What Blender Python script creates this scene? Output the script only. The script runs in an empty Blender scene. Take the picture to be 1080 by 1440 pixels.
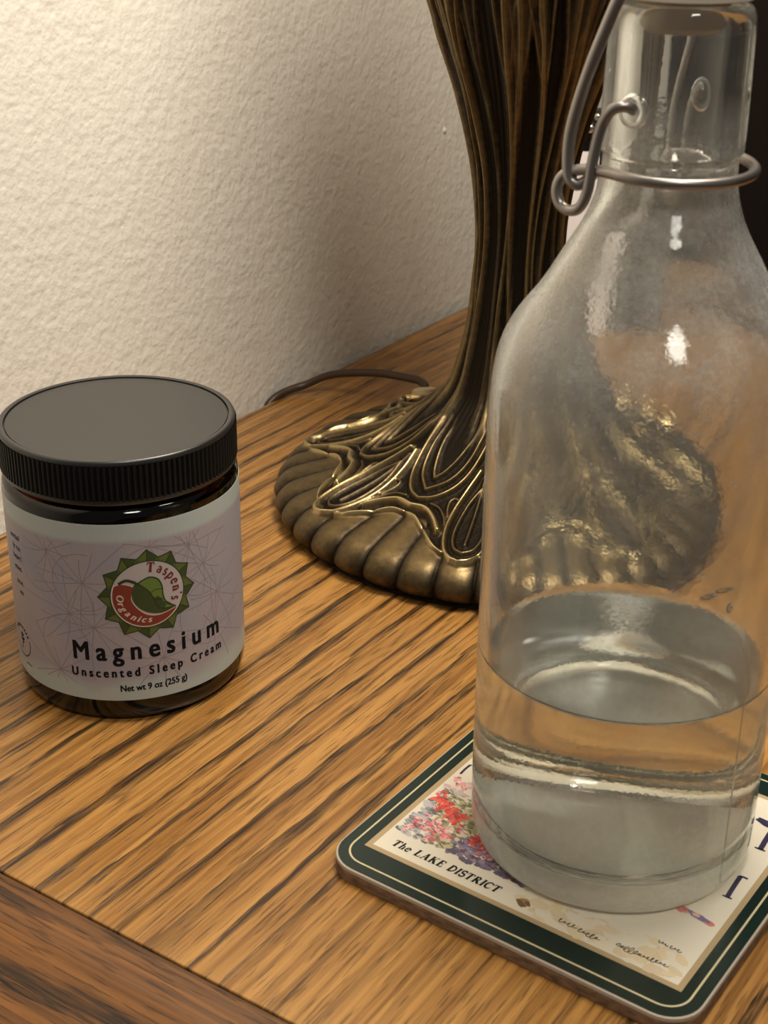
import bpy, bmesh, math, random
import numpy as np
from mathutils import Matrix, Vector, noise as mnoise

random.seed(7)
rng = np.random.default_rng(7)
S = bpy.context.scene
COL = S.collection
PI = math.pi

# ------------------------------------------------------------------ camera
G = math.radians(33.4)                 # the grain of the table top runs along +Y; camera heads 33.4 deg left of it
XV = np.array([math.cos(G), -math.sin(G)]); YV = np.array([math.sin(G), math.cos(G)])
def W(x, y, z=0.0):                    # camera-heading frame -> table frame
    v = np.array([x, y]); return Vector((float(v @ XV), float(v @ YV), z))
CAM_H, PITCH, ROLL = 0.2579, 0.4456, 0.0104
cd = bpy.data.cameras.new('camera'); cam = bpy.data.objects.new('camera', cd); COL.objects.link(cam)
fwd = W(0, math.cos(PITCH), -math.sin(PITCH)); r0 = W(1, 0, 0); u0 = r0.cross(fwd)
rt = r0*math.cos(ROLL) + u0*math.sin(ROLL); up = u0*math.cos(ROLL) - r0*math.sin(ROLL)
cam.matrix_world = Matrix(((rt.x, up.x, -fwd.x, 0), (rt.y, up.y, -fwd.y, 0), (rt.z, up.z, -fwd.z, CAM_H), (0, 0, 0, 1)))
cd.sensor_fit = 'VERTICAL'; cd.sensor_height = 36; cd.lens = 52.0
cd.clip_start = 0.01; cd.clip_end = 50
cd.dof.use_dof = True; cd.dof.focus_distance = 0.47; cd.dof.aperture_fstop = 36
S.camera = cam

# ------------------------------------------------------------------ world, exposure
wd = bpy.data.worlds.new('room_ambient'); S.world = wd; wd.use_nodes = True
bg = wd.node_tree.nodes['Background']; bg.inputs[0].default_value = (1.0, 0.94, 0.85, 1); bg.inputs[1].default_value = 0.10
S.view_settings.view_transform = 'Standard'; S.view_settings.look = 'None'
S.view_settings.exposure = 0.0; S.view_settings.gamma = 1.0; S.view_settings.use_curve_mapping = False
la = bpy.data.lights.new('added_key_light', 'POINT'); la.shadow_soft_size = .10; la.energy = 12.0; la.color = (1.0, .915, .78)  # unseen key light, added over the table to set wall gradient and shadows
lo_ = bpy.data.objects.new('added_key_light', la); COL.objects.link(lo_); lo_.location = (-.13, .39, .52)
lb = bpy.data.lights.new('added_front_fill', 'AREA'); lb.shape = 'DISK'; lb.size = .45; lb.energy = 13; lb.color = (1.0, .93, .82)  # weak overhead fill, added to brighten the misted bottle front
lb_ = bpy.data.objects.new('added_front_fill', lb); COL.objects.link(lb_); lb_.location = (.75, -.45, 1.75)
lb_.rotation_euler = (Vector((-.2, .35, 0))-Vector(lb_.location)).to_track_quat('-Z', 'Y').to_euler()
S.cycles.max_bounces = 16; S.cycles.transmission_bounces = 14; S.cycles.transparent_max_bounces = 12
S.cycles.glossy_bounces = 6; S.cycles.diffuse_bounces = 4
S.cycles.blur_glossy = 0.6; S.cycles.sample_clamp_indirect = 40.0

# ------------------------------------------------------------------ mesh helpers
def link(o, parent=None, label=None, cat=None, group=None, kind=None):
    COL.objects.link(o)
    if parent: o.parent = parent
    if label: o['label'] = label
    if cat: o['category'] = cat
    if group: o['group'] = group
    if kind: o['kind'] = kind
    return o
def empty(name, loc, label, cat, rz=0.0):
    o = bpy.data.objects.new(name, None); o.location = loc; o.rotation_euler = (0, 0, rz); o.empty_display_size = .02
    return link(o, None, label, cat)
def obj(name, verts, faces, mat, parent=None, smooth=False, **kw):
    me = bpy.data.meshes.new(name); me.from_pydata([tuple(map(float, v)) for v in verts], [], [tuple(int(i) for i in f) for f in faces]); me.update()
    if mat: me.materials.append(mat)
    if smooth:
        me.polygons.foreach_set('use_smooth', [True]*len(me.polygons))
        me.set_sharp_from_angle(angle=math.radians(42))
    return link(bpy.data.objects.new(name, me), parent, **kw)
def from_bm(name, bm, mat, parent=None, smooth=False, **kw):
    me = bpy.data.meshes.new(name); bm.to_mesh(me); bm.free()
    if mat: me.materials.append(mat)
    if smooth: me.polygons.foreach_set('use_smooth', [True]*len(me.polygons))
    return link(bpy.data.objects.new(name, me), parent, **kw)
def grid_obj(name, P, mat, parent=None, closed_u=True, attr=None, **kw):
    """P: (rows, cols, 3) smooth grid; attr: dict name -> (rows, cols)"""
    nr, nc = P.shape[:2]; me = bpy.data.meshes.new(name)
    nq = (nr-1)*(nc if closed_u else nc-1)
    i, j = np.meshgrid(np.arange(nr-1), np.arange(nc if closed_u else nc-1), indexing='ij')
    j2 = (j+1) % nc
    F = np.stack([i*nc+j, i*nc+j2, (i+1)*nc+j2, (i+1)*nc+j], -1).reshape(-1)
    me.vertices.add(nr*nc); me.vertices.foreach_set('co', P.reshape(-1).astype(np.float32))
    me.loops.add(nq*4); me.loops.foreach_set('vertex_index', F.astype(np.int32))
    me.polygons.add(nq); me.polygons.foreach_set('loop_start', np.arange(0, nq*4, 4, dtype=np.int32))
    me.polygons.foreach_set('use_smooth', np.ones(nq, bool))
    me.update(calc_edges=True); me.validate()
    for k, v in (attr or {}).items():
        a = me.attributes.new(k, 'FLOAT', 'POINT'); a.data.foreach_set('value', v.reshape(-1).astype(np.float32))
    me.materials.append(mat)
    return link(bpy.data.objects.new(name, me), parent, **kw)
def crom(pts, n=8, closed=False):
    pts = [np.array(p, float) for p in pts]; out = []
    m = len(pts); rngk = range(m) if closed else range(m-1)
    for k in rngk:
        p1, p2 = pts[k], pts[(k+1) % m]
        p0 = pts[(k-1) % m] if (closed or k > 0) else 2*p1-p2
        p3 = pts[(k+2) % m] if (closed or k+2 < m) else 2*p2-p1
        for t in np.linspace(0, 1, n, endpoint=False):
            out.append(.5*((2*p1)+(-p0+p2)*t+(2*p0-5*p1+4*p2-p3)*t*t+(-p0+3*p1-3*p2+p3)*t**3))
    if not closed: out.append(pts[-1])
    return np.array(out)
def lathe(name, prof, mat, parent=None, seg=96, smooth=True, caps=False, **kw):
    prof = np.array(prof, float); n = len(prof); V = []; F = []; ring = []
    for r, z in prof:
        if r < 1e-7: ring.append((len(V), 1)); V.append((0, 0, z))
        else:
            ring.append((len(V), seg)); V += [(r*math.cos(2*PI*k/seg), r*math.sin(2*PI*k/seg), z) for k in range(seg)]
    for a in range(n-1):
        (s0, c0), (s1, c1) = ring[a], ring[a+1]
        for k in range(seg):
            k2 = (k+1) % seg
            if c0 == 1 and c1 == 1: continue
            if c0 == 1: F.append((s0, s1+k2, s1+k))
            elif c1 == 1: F.append((s0+k, s0+k2, s1))
            else: F.append((s0+k, s0+k2, s1+k2, s1+k))
    return obj(name, V, F, mat, parent, smooth, **kw)
def tube_vf(path, rad, seg=10, closed=False):
    P = np.array(path, float); n = len(P); rad = np.broadcast_to(rad, n)
    if closed: T = np.roll(P, -1, 0)-np.roll(P, 1, 0)
    else: T = np.gradient(P, axis=0)
    T /= np.linalg.norm(T, axis=1)[:, None]+1e-12
    up_ = np.array([0, 0, 1.]) if abs(T[0][2]) < .9 else np.array([1., 0, 0])
    N = np.cross(T[0], up_); N /= np.linalg.norm(N); V = []; F = []
    for i in range(n):
        N = N-T[i]*(N@T[i]); N /= np.linalg.norm(N); B = np.cross(T[i], N)
        for k in range(seg):
            a = 2*PI*k/seg; V.append(P[i]+rad[i]*(math.cos(a)*N+math.sin(a)*B))
    for i in range(n if closed else n-1):
        i2 = (i+1) % n
        for k in range(seg):
            F.append((i*seg+k, i*seg+(k+1) % seg, i2*seg+(k+1) % seg, i2*seg+k))
    if not closed:
        F.append(tuple(range(seg-1, -1, -1))); F.append(tuple((n-1)*seg+k for k in range(seg)))
    return V, F
def tube(name, path, rad, mat, parent=None, seg=10, closed=False, **kw):
    V, F = tube_vf(path, rad, seg, closed); return obj(name, V, F, mat, parent, True, **kw)
def box(name, lo, hi, mat, parent=None, bevel=0.0, **kw):
    bm = bmesh.new(); bmesh.ops.create_cube(bm, size=1)
    for v in bm.verts: v.co = Vector([lo[k]+(v.co[k]+.5)*(hi[k]-lo[k]) for k in range(3)])
    if bevel: bmesh.ops.bevel(bm, geom=bm.edges[:], offset=bevel, segments=3, affect='EDGES', profile=.5)
    return from_bm(name, bm, mat, parent, **kw)
def rounded_rect(x0, y0, x1, y1, r, n=8):
    out = []
    for cx, cy, a in ((x1-r, y1-r, 0), (x0+r, y1-r, 90), (x0+r, y0+r, 180), (x1-r, y0+r, 270)):
        for k in range(n+1):
            t = math.radians(a+90*k/n); out.append((cx+r*math.cos(t), cy+r*math.sin(t)))
    return out
def prism(name, poly, z0, z1, mat, parent=None, bev=0.0, **kw):
    bm = bmesh.new(); f = bm.faces.new([bm.verts.new((x, y, z0)) for x, y in poly])
    if f.normal.z == 0: f.normal_update()
    r = bmesh.ops.extrude_face_region(bm, geom=[f]); top = [g for g in r['geom'] if isinstance(g, bmesh.types.BMVert)]
    for v in top: v.co.z = z1
    bmesh.ops.recalc_face_normals(bm, faces=bm.faces[:])
    if bev:
        es = [e for e in bm.edges if abs(e.verts[0].co.z-e.verts[1].co.z) < 1e-7]
        bmesh.ops.bevel(bm, geom=es, offset=bev, segments=2, affect='EDGES', profile=.5)
    return from_bm(name, bm, mat, parent, **kw)

# ------------------------------------------------------------------ material helpers
class NT:
    def __init__(s, name):
        s.m = bpy.data.materials.new(name); s.m.use_nodes = True; s.t = s.m.node_tree; s.t.nodes.clear()
        s.out = s.t.nodes.new('ShaderNodeOutputMaterial')
    def n(s, typ, **kw):
        nd = s.t.nodes.new(typ)
        for k, v in kw.items():
            if k.startswith('i_'):
                key = k[2:]; key = int(key) if key.isdigit() else key.replace('_', ' ')
                s.put(nd.inputs[key], v)
            else: setattr(nd, k, v)
        return nd
    def put(s, sock, v):
        if isinstance(v, bpy.types.NodeSocket): s.t.links.new(v, sock)
        elif isinstance(v, bpy.types.Node): s.t.links.new(v.outputs[0], sock)
        else: sock.default_value = v
    def math(s, op, a, b=0.0, c=None, clamp=False):
        nd = s.t.nodes.new('ShaderNodeMath'); nd.operation = op; nd.use_clamp = clamp
        s.put(nd.inputs[0], a); s.put(nd.inputs[1], b)
        if c is not None: s.put(nd.inputs[2], c)
        return nd.outputs[0]
    def ramp(s, fac, stops, interp='LINEAR'):
        nd = s.t.nodes.new('ShaderNodeValToRGB'); cr = nd.color_ramp; cr.interpolation = interp
        while len(cr.elements) < len(stops): cr.elements.new(.5)
        for e, (p, c) in zip(cr.elements, stops):
            e.position = p; e.color = (c, c, c, 1) if isinstance(c, (int, float)) else (*c, 1)
        s.put(nd.inputs[0], fac); return nd.outputs[0]
    def mix(s, fac, a, b, blend='MIX'):
        nd = s.t.nodes.new('ShaderNodeMix'); nd.data_type = 'RGBA'; nd.blend_type = blend
        s.put(nd.inputs[0], fac); s.put(nd.inputs[6], a if not isinstance(a, tuple) else (*a, 1)); s.put(nd.inputs[7], b if not isinstance(b, tuple) else (*b, 1))
        return nd.outputs[2]
    def noise(s, vec, scale, detail=2, rough=.5, dist=0.0):
        nd = s.n('ShaderNodeTexNoise'); s.put(nd.inputs['Vector'], vec); nd.inputs['Scale'].default_value = scale
        nd.inputs['Detail'].default_value = detail; nd.inputs['Roughness'].default_value = rough; nd.inputs['Distortion'].default_value = dist
        return nd.outputs[0]
    def coord(s): return s.n('ShaderNodeTexCoord').outputs['Object']
    def mapv(s, vec, scale=(1, 1, 1), loc=(0, 0, 0)):
        nd = s.n('ShaderNodeMapping'); s.put(nd.inputs['Vector'], vec); nd.inputs['Scale'].default_value = scale; nd.inputs['Location'].default_value = loc
        return nd.outputs[0]
    def bump(s, height, strength=.3, dist=.001):
        nd = s.n('ShaderNodeBump'); s.put(nd.inputs['Height'], height); nd.inputs['Strength'].default_value = strength; nd.inputs['Distance'].default_value = dist
        return nd.outputs[0]
    def principled(s, **kw):
        p = s.t.nodes.new('ShaderNodeBsdfPrincipled')
        for k, v in kw.items():
            key = k.replace('_', ' ')
            if isinstance(v, tuple) and len(v) == 3: v = (*v, 1)
            s.put(p.inputs[key], v)
        return p.outputs[0]
    def done(s, sh): s.t.links.new(sh, s.out.inputs[0]); return s.m
def plain(name, col, rough=.5, **kw):
    t = NT(name); return t.done(t.principled(Base_Color=col, Roughness=rough, **kw))

def wood(name, axis, light, mid, dark, freq=62.0, rough=.33, streak=1.0):
    t = NT(name); c = t.coord()
    sp = t.n('ShaderNodeSeparateXYZ'); t.put(sp.inputs[0], c)
    a, b = (sp.outputs[0], sp.outputs[1]) if axis == 'Y' else (sp.outputs[1], sp.outputs[0])   # across, along
    def vec(sa, sb, off=0.0):
        cm = t.n('ShaderNodeCombineXYZ'); t.put(cm.inputs[0], t.math('MULTIPLY', a, sa)); t.put(cm.inputs[1], t.math('MULTIPLY', b, sb)); cm.inputs[2].default_value = off
        return cm.outputs[0]
    warp = t.noise(vec(13, 1.9, .7), 1, 2)                                 # slow wander of the rings
    wob = t.noise(vec(150, 38, 2.2), 1, 2)
    ph = t.math('ADD', t.math('MULTIPLY', a, freq), t.math('MULTIPLY', warp, 3.4))
    ph = t.math('ADD', ph, t.math('MULTIPLY', wob, .34))
    fr = t.math('FRACT', ph)
    pore = t.noise(vec(1150, 58, 1.1), 1, 2, .6)
    pore2 = t.noise(vec(700, 24, 4.1), 1, 3, .65)
    fr2 = t.math('ADD', fr, t.math('MULTIPLY', t.math('SUBTRACT', pore2, .5), .62))
    ring = t.ramp(fr2, [(0, 0), (.04, 1), (.17, .95), (.32, 0)])            # dark early-wood band
    fibre = t.noise(vec(1100, 34, 5.5), 1, 2, .6)
    ring = t.math('MULTIPLY', ring, t.ramp(fibre, [(.42, 1), (.64, .5)]))  # broken up into fibres
    amt = t.ramp(t.noise(vec(30, 3.4, 9.3), 1, 2), [(.34, .25), (.50, 1)])   # bands fade out here and there
    plainz = t.ramp(t.noise(vec(6.5, .9, 3.7), 1, 1), [(.34, .2), (.44, 1)])
    ring = t.math('MULTIPLY', t.math('MULTIPLY', ring, amt), t.math('MULTIPLY', plainz, streak))
    porem = t.ramp(pore, [(.37, 1), (.44, 0)])
    porem = t.math('MULTIPLY', porem, t.math('ADD', t.math('MULTIPLY', ring, .42), .58))
    fib = t.noise(vec(560, 12, 6.6), 1, 3)
    base = t.mix(t.ramp(fib, [(.34, 0), (.64, 1)]), mid, light)
    tone = t.noise(vec(9, 1.5, 8.8), 1, 1)
    base = t.mix(t.math('MULTIPLY', tone, .35), base, mid)
    colr = t.mix(t.math('MULTIPLY', ring, .95), base, dark)
    colr = t.mix(t.math('MULTIPLY', porem, .80), colr, (dark[0]*.7, dark[1]*.65, dark[2]*.6))
    hgt = t.math('SUBTRACT', t.math('MULTIPLY', fib, .25), t.math('ADD', porem, t.math('MULTIPLY', ring, .4)))
    return t.done(t.principled(Base_Color=colr, Roughness=rough, Normal=t.bump(hgt, .35, .0004), Specular_IOR_Level=.42, Coat_Weight=.12, Coat_Roughness=.2))

M = {}
M['wood'] = wood('oak_top', 'Y', (.47, .240, .064), (.225, .098, .022), (.017, .008, .004), freq=88)
M['wood_trim'] = wood('oak_moulding', 'X', (.25, .098, .020), (.085, .032, .008), (.006, .0035, .002), freq=75, rough=.5)
M['wood_body'] = wood('oak_carcass', 'X', (.34, .15, .04), (.22, .09, .02), (.04, .018, .008), freq=40, rough=.45)

def wall_mat():
    t = NT('orange_peel_paint'); c = t.coord()
    n1 = t.noise(c, 440, 1, .4); n2 = t.noise(c, 190, 1, .4)
    hgt = t.math('ADD', n1, t.math('MULTIPLY', n2, 1.6))
    col = t.mix(t.noise(c, 4, 2), (.74, .70, .62), (.78, .74, .655))
    return t.done(t.principled(Base_Color=col, Roughness=.75, Normal=t.bump(hgt, .40, .0010), Specular_IOR_Level=.25))
M['wall'] = wall_mat()
M['dark_panel'] = plain('near_black_stain', (.008, .005, .004), .6, Specular_IOR_Level=.15)
M['floor'] = plain('carpet_brown', (.12, .09, .07), .9)

# ------------------------------------------------------------------ setting
WX = -0.4125                                            # face of the wall, a hair behind the table
FLOOR = -0.62
box('wall_left', (WX-.1, -1.6, FLOOR), (WX, 2.6, 1.75), M['wall'], label='cream orange-peel textured painted wall behind the nightstand', kind='structure')
wall = bpy.data.objects['wall_left']
nub = lathe('paint_nub', [(0, .0011), (.0010, .0009), (.0018, 0)], M['wall'], wall, 16)
nub.location = (WX, .6800, .1029); nub.rotation_euler = (0, PI/2, 0)
box('floor', (WX-.1, -1.6, FLOOR-.05), (2.2, 2.6, FLOOR), M['floor'], label='brown carpeted bedroom floor', kind='structure')

# dark headboard panel at the far end of the nightstand
hb = empty('headboard', (0, .90, FLOOR), 'near-black wooden headboard panel standing beyond the far end of the nightstand', 'headboard')
box('panel', (-.385, -.015, 0), (.95, .02, 1.20), M['dark_panel'], hb, bevel=.003)
box('post', (-.398, -.028, 0), (-.352, .034, 1.24), M['dark_panel'], hb, bevel=.004)
box('post', (.93, -.028, 0), (.98, .034, 1.24), M['dark_panel'], hb, bevel=.004)
box('cap_rail', (-.40, -.032, 1.20), (.985, .038, 1.24), M['dark_panel'], hb, bevel=.005)

# ------------------------------------------------------------------ nightstand
NX0, NX1, NY0, NY1 = -.409, .045, .2068, .800
ns = empty('nightstand', (-.18, .5, FLOOR), 'golden oak nightstand with strongly streaked grain against the cream wall', 'nightstand')
def ns_part(o):
    o.location = Vector(o.location)-Vector((-.18, .5, FLOOR)); return o
ns_part(box('top_board', (NX0, NY0+.0004, -.020), (NX1, NY1-.0004, 0), M['wood'], ns, bevel=.0005))
def moulding(name, y_in, sgn, x0, x1):
    pr = [(0, -.0006), (.0012, -.0010), (.010, -.0032), (.030, -.0115), (.050, -.0205), (.060, -.0255), (.064, -.030), (.062, -.035), (.054, -.038), (0, -.038)]
    V = []; F = []; n = len(pr)
    for x in (x0, x1): V += [(x, y_in+sgn*d, z) for d, z in pr]
    for k in range(n):
        q = (k, (k+1) % n, n+(k+1) % n, n+k); F.append(q if sgn > 0 else q[::-1])
    F.append(tuple(range(n))[::-1] if sgn > 0 else tuple(range(n))); F.append(tuple(n+k for k in range(n)) if sgn > 0 else tuple(n+k for k in range(n))[::-1])
    return ns_part(obj(name, V, F, M['wood_trim'], ns))
moulding('edge_moulding', NY0, -1, NX0, NX1+.03).data.name = 'edge_moulding'
moulding('edge_moulding', NY1, 1, NX0, NX1+.03)
ns_part(box('front_edge_strip', (NX1+.0002, NY0+.0004, -.036), (NX1+.03, NY1-.0004, -.0008), M['wood'], ns, bevel=.003))
ns_part(box('carcass', (NX0+.004, NY0-.02, FLOOR+.05), (NX1+.005, NY1+.02, -.0385), M['wood_body'], ns))
ns_part(box('plinth', (NX0+.01, NY0-.03, FLOOR), (NX1+.012, NY1+.03, FLOOR+.05), M['wood_body'], ns, bevel=.004))
for z0, z1 in ((-.24, -.06), (-.45, -.26)):
    d = ns_part(box('drawer', (NX1+.005, NY0+.01, z0), (NX1+.024, NY1-.01, z1), M['wood_body'], ns, bevel=.004))
    kb = lathe('knob', [(0, .022), (.010, .020), (.013, .014), (.007, .006), (.008, 0), (0, 0)], plain('brass_knob', (.5, .36, .14), .35, Metallic=1.0) if 'brass_knob' not in bpy.data.materials else bpy.data.materials['brass_knob'], d, 20)
    kb.location = (NX1+.024, (NY0+NY1)/2, (z0+z1)/2); kb.rotation_euler = (0, PI/2, 0)

# ------------------------------------------------------------------ lamp
LX, LY = -.2600, .4870
def bronze(name):
    t = NT(name); c = t.coord()
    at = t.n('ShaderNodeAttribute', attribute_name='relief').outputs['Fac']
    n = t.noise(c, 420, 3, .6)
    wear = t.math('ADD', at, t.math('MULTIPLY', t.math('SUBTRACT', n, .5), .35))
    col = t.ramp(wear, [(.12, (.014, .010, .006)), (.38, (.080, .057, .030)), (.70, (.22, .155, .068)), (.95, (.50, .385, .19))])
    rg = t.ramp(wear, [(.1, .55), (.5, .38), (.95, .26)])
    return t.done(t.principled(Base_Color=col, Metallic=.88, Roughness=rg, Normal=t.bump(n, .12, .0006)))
M['bronze'] = bronze('antique_bronze')
lamp = empty('table_lamp', (LX, LY, 0), 'antique bronze table lamp with ribbed tree-like stem and lotus relief foot', 'lamp')

def sm(x, a, b):
    t = np.clip((x-a)/(b-a), 0, 1); return t*t*(3-2*t)
# silhouette profile of foot and stem: (r, z)
PROF = crom([(.0925, .0015), (.0945, .0045), (.0938, .0085), (.0900, .0122), (.0820, .0150), (.0720, .0178), (.0620, .0212), (.0520, .0260),
             (.0440, .0315), (.0360, .0388), (.0290, .0455), (.0232, .0535), (.0192, .0680), (.0172, .0800), (.0160, .0950), (.0154, .1090), (.0160, .1220),
             (.0182, .1390), (.0216, .1540), (.0252, .1670), (.0300, .1812), (.0345, .1955), (.0395, .2130), (.0430, .2330), (.0445, .2600), (.0400, .2850), (.0300, .3100), (.0210, .3320), (.0150, .3650), (.0128, .4300), (.0125, .5660)], 24)
dl = np.r_[0, np.cumsum(np.linalg.norm(np.diff(PROF, axis=0), axis=1))]
split = dl[np.argmin(np.abs(PROF[:, 0]-.0232)+(PROF[:, 1] > .07)+(PROF[:, 1] < .05))]

def seg_dist(px, py, poly):
    """distance from points to polyline and the running parameter"""
    best = np.full(px.shape, 1e9)
    for (x0, y0), (x1, y1) in zip(poly[:-1], poly[1:]):
        dx, dy = x1-x0, y1-y0; L = dx*dx+dy*dy+1e-12
        t = np.clip(((px-x0)*dx+(py-y0)*dy)/L, 0, 1)
        best = np.minimum(best, np.hypot(px-x0-t*dx, py-y0-t*dy))
    return best
NU = 8; PHI0 = math.radians(-118)                   # a pod points to the front of the lamp
RIBS = []
for k in range(26):
    RIBS.append((2*PI*k/26+rng.uniform(-.07, .07), rng.uniform(.55, 1.25), rng.uniform(.050, .085), rng.uniform(0, 6.28), rng.uniform(.5, 1)))
def stem_ribs(th, z):
    h = np.zeros_like(th)
    for a, amp, w, ph, q in RIBS:
        tt = a+.10*np.sin(z*22+ph)*q+.05*np.sin(z*55+ph*2)
        d = (th-tt+PI) % (2*PI)-PI
        h = np.maximum(h, amp*np.exp(-(d/w)**2))
        # ribs fork where the stem opens
        f = .10*sm(z, .15, .23)
        for sg in (-1, 1):
            d2 = (th-tt-sg*f*1.6+PI) % (2*PI)-PI
            h = np.maximum(h, amp*.8*np.exp(-(d2/(w*.55))**2)*sm(z, .15, .18))
    fine = .5+.5*np.cos(th*78+3*np.sin(z*30))
    return h+.12*fine
def foot_relief(th, r):
    ph = (th-PHI0+PI/NU) % (2*PI/NU)-PI/NU                     # angle within one unit, pod at 0
    a = ph*r; deg = np.degrees(ph); mm = r*1000; am = a*1000
    h = np.zeros_like(r)
    # rim lobes
    lobe = np.abs(np.cos(20*(th-PHI0)))**.38
    lob_m = sm(mm, 60, 68)
    h_l = (1.9*lobe-.2)*lob_m*(1-.15*sm(mm, 88, 94))
    # pod (elongated bud)
    tpod = np.clip((mm-44)/(87-44), 0, 1)
    wpod = 8.6*np.power(np.sin(PI*np.power(tpod, .8)), .75)+.01
    inside = np.clip((wpod-np.abs(am))/1.2, 0, 1)*((mm > 44) & (mm < 87))
    def ridge(poly, amp, s, mirror=True, polar=True):
        if polar:   # poly in (deg, r mm)
            X = np.radians(np.array([p[0] for p in poly]))*np.array([p[1] for p in poly]); Y = np.array([p[1] for p in poly])
        else:
            X = np.array([p[0] for p in poly]); Y = np.array([p[1] for p in poly])
        pl = crom(np.c_[X, Y], 6)
        d = seg_dist(np.abs(am) if mirror else am, mm, pl)
        return amp*np.exp(-(d/s)**2)
    wave = [(2.0, 44), (5.2, 52), (7.9, 62), (8.6, 72), (6.8, 81), (3.4, 85.6), (0, 86.8)]
    rr = [ridge(wave, 2.3, 1.15, polar=False)]
    rr.append(ridge([(0, 50), (3.2, 57), (5.0, 66), (5.2, 74), (3.4, 79.5), (0, 81.5)], 1.5, .75, polar=False))
    rr.append(ridge([(0, 46), (0, 77)], 1.2, .7, polar=False))
    # line that links one pod with the next, dipping in to the node
    rr.append(ridge([(5.0, 83), (9.0, 79.5), (14, 73), (18.5, 69), (22.5, 68)], 1.9, .9))
    rr.append(ridge([(9.0, 73), (12.5, 67.5), (17, 64), (22.5, 64.5)], 3.0, 1.5))
    rr.append(ridge([(6.9, 74), (9.4, 66), (13, 61.5), (17, 60.5)], 1.4, .7))
    # whiplash curves from the stem out to the node
    rr.append(ridge([(2.0, 32), (6.0, 42), (11, 51), (17, 57.5), (22.5, 60)], 2.0, .9))
    rr.append(ridge([(5.5, 30), (9.5, 40), (15, 49), (22.5, 55.5)], 1.7, .75))
    rr.append(ridge([(10.5, 29), (15, 39), (19.5, 46.5), (22.5, 50)], 1.6, .7))
    rr.append(ridge([(6.6, 58), (8.6, 56), (10.4, 57.5), (10.0, 61), (8.6, 65)], 1.5, .75))
    top = np.maximum.reduce(rr)
    block = np.maximum(inside, (sm(70.5-mm, -1.5, 1.5))*1.0)
    dip = sm(np.abs(deg), 5, 16)
    lim = 83-(83-68)*dip                                   # ornament field ends along the linking line
    field = sm(lim-mm, -1.2, 1.2)
    h = h_l*(1-np.maximum(field, inside))+.9*np.maximum(field, inside)
    h = np.maximum(h, 0)+top*sm(mm, 26, 36)
    stip = np.sin(am*5.1+3*np.sin(mm*2.3))*np.sin(mm*5.7+2*np.sin(am*3.1))
    h += .16*stip*np.maximum(inside, field*sm(mm, 40, 46))*(top < .5)
    return h, top+h_l*(1-np.maximum(field, inside))*.9
def lamp_surface(s0, s1, nrow, ncol, closed_rim):
    s = np.linspace(s0, s1, nrow)
    r = np.interp(s, dl, PROF[:, 0]); z = np.interp(s, dl, PROF[:, 1])
    tr = np.gradient(r, s); tz = np.gradient(z, s); L = np.hypot(tr, tz); nr_, nz_ = tz/L, -tr/L
    th = np.linspace(0, 2*PI, ncol, endpoint=False)
    TH, Rg = np.meshgrid(th, r); Zg = np.broadcast_to(z[:, None], TH.shape)
    fr, fw_ = foot_relief(TH, Rg)
    sr = stem_ribs(TH, Zg)
    k = sm(Zg, .030, .052)                                   # foot -> stem
    rim = sm(Zg, .002, .007)
    disp = (fr*(1-k)*rim*1e-3)+(sr*1.9e-3*k*(Rg/.018)**.45)
    low = (Rg < .05)*sm(Rg, .03, .044)*0
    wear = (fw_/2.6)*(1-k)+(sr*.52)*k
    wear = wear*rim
    R2 = Rg+disp*nr_[:, None]; Z2 = Zg+disp*nz_[:, None]
    if closed_rim:                                         # scalloped outline at the rim
        R2 = R2-.0016*(1-np.abs(np.cos(20*(TH-PHI0)))**.5)*sm(Rg, .085, .093)
    P = np.stack([R2*np.cos(TH), R2*np.sin(TH), Z2], -1)
    return P, np.clip(wear, 0, 1.2)
P, a = lamp_surface(0, split, 300, 1104, True)
Pb = np.concatenate([np.stack([.5*P[0, :, 0], .5*P[0, :, 1], 0*P[0, :, 2]+.0015], -1)[None], P], 0); ab = np.concatenate([a[:1]*0, a], 0)
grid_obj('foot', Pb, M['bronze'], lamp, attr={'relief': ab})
M['felt'] = plain('black_felt', (.012, .011, .010), .9)
lathe('felt_pad', [(0, .0028), (.0915, .0028), (.0915, 0), (0, 0)], M['felt'], lamp, 96, smooth=False)
P, a = lamp_surface(split, dl[-1], 420, 624, False)
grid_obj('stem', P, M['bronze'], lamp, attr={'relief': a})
M['brass'] = plain('dull_brass', (.32, .23, .10), .38, Metallic=.9)
lathe('socket_cluster', [(r_, z_+.26) for r_, z_ in [(.0128, .302), (.0128, .318), (.020, .322), (.022, .336), (.012, .345), (.006, .350), (.006, .462), (.012, .468), (.012, .476), (0, .484)]], M['brass'], lamp, 40)
def shade_mat():
    t = NT('stained_glass'); c = t.coord()
    v = t.n('ShaderNodeTexVoronoi'); t.put(v.inputs['Vector'], c); v.inputs['Scale'].default_value = 38
    col = t.ramp(v.outputs['Color'], [(.1, (.62, .42, .18)), (.45, (.75, .62, .36)), (.7, (.55, .30, .12)), (.95, (.45, .42, .2))])
    a = t.n('ShaderNodeBsdfTranslucent'); t.put(a.inputs[0], col); b = t.n('ShaderNodeBsdfDiffuse'); t.put(b.inputs[0], col)
    m = t.n('ShaderNodeMixShader'); m.inputs[0].default_value = .6; t.put(m.inputs[1], a.outputs[0]); t.put(m.inputs[2], b.outputs[0])
    return t.done(m.outputs[0])
shade_o = [(.143, .338), (.141, .352), (.130, .385), (.108, .420), (.078, .446), (.045, .462), (.016, .468)]
so = crom([(r_, z_+.26) for r_, z_ in shade_o], 8); si = [(r-.003, z-.0025) for r, z in so][::-1]
lathe('shade', list(map(tuple, so))+si+[tuple(so[0])], shade_mat(), lamp, 64, smooth=False)
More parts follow.
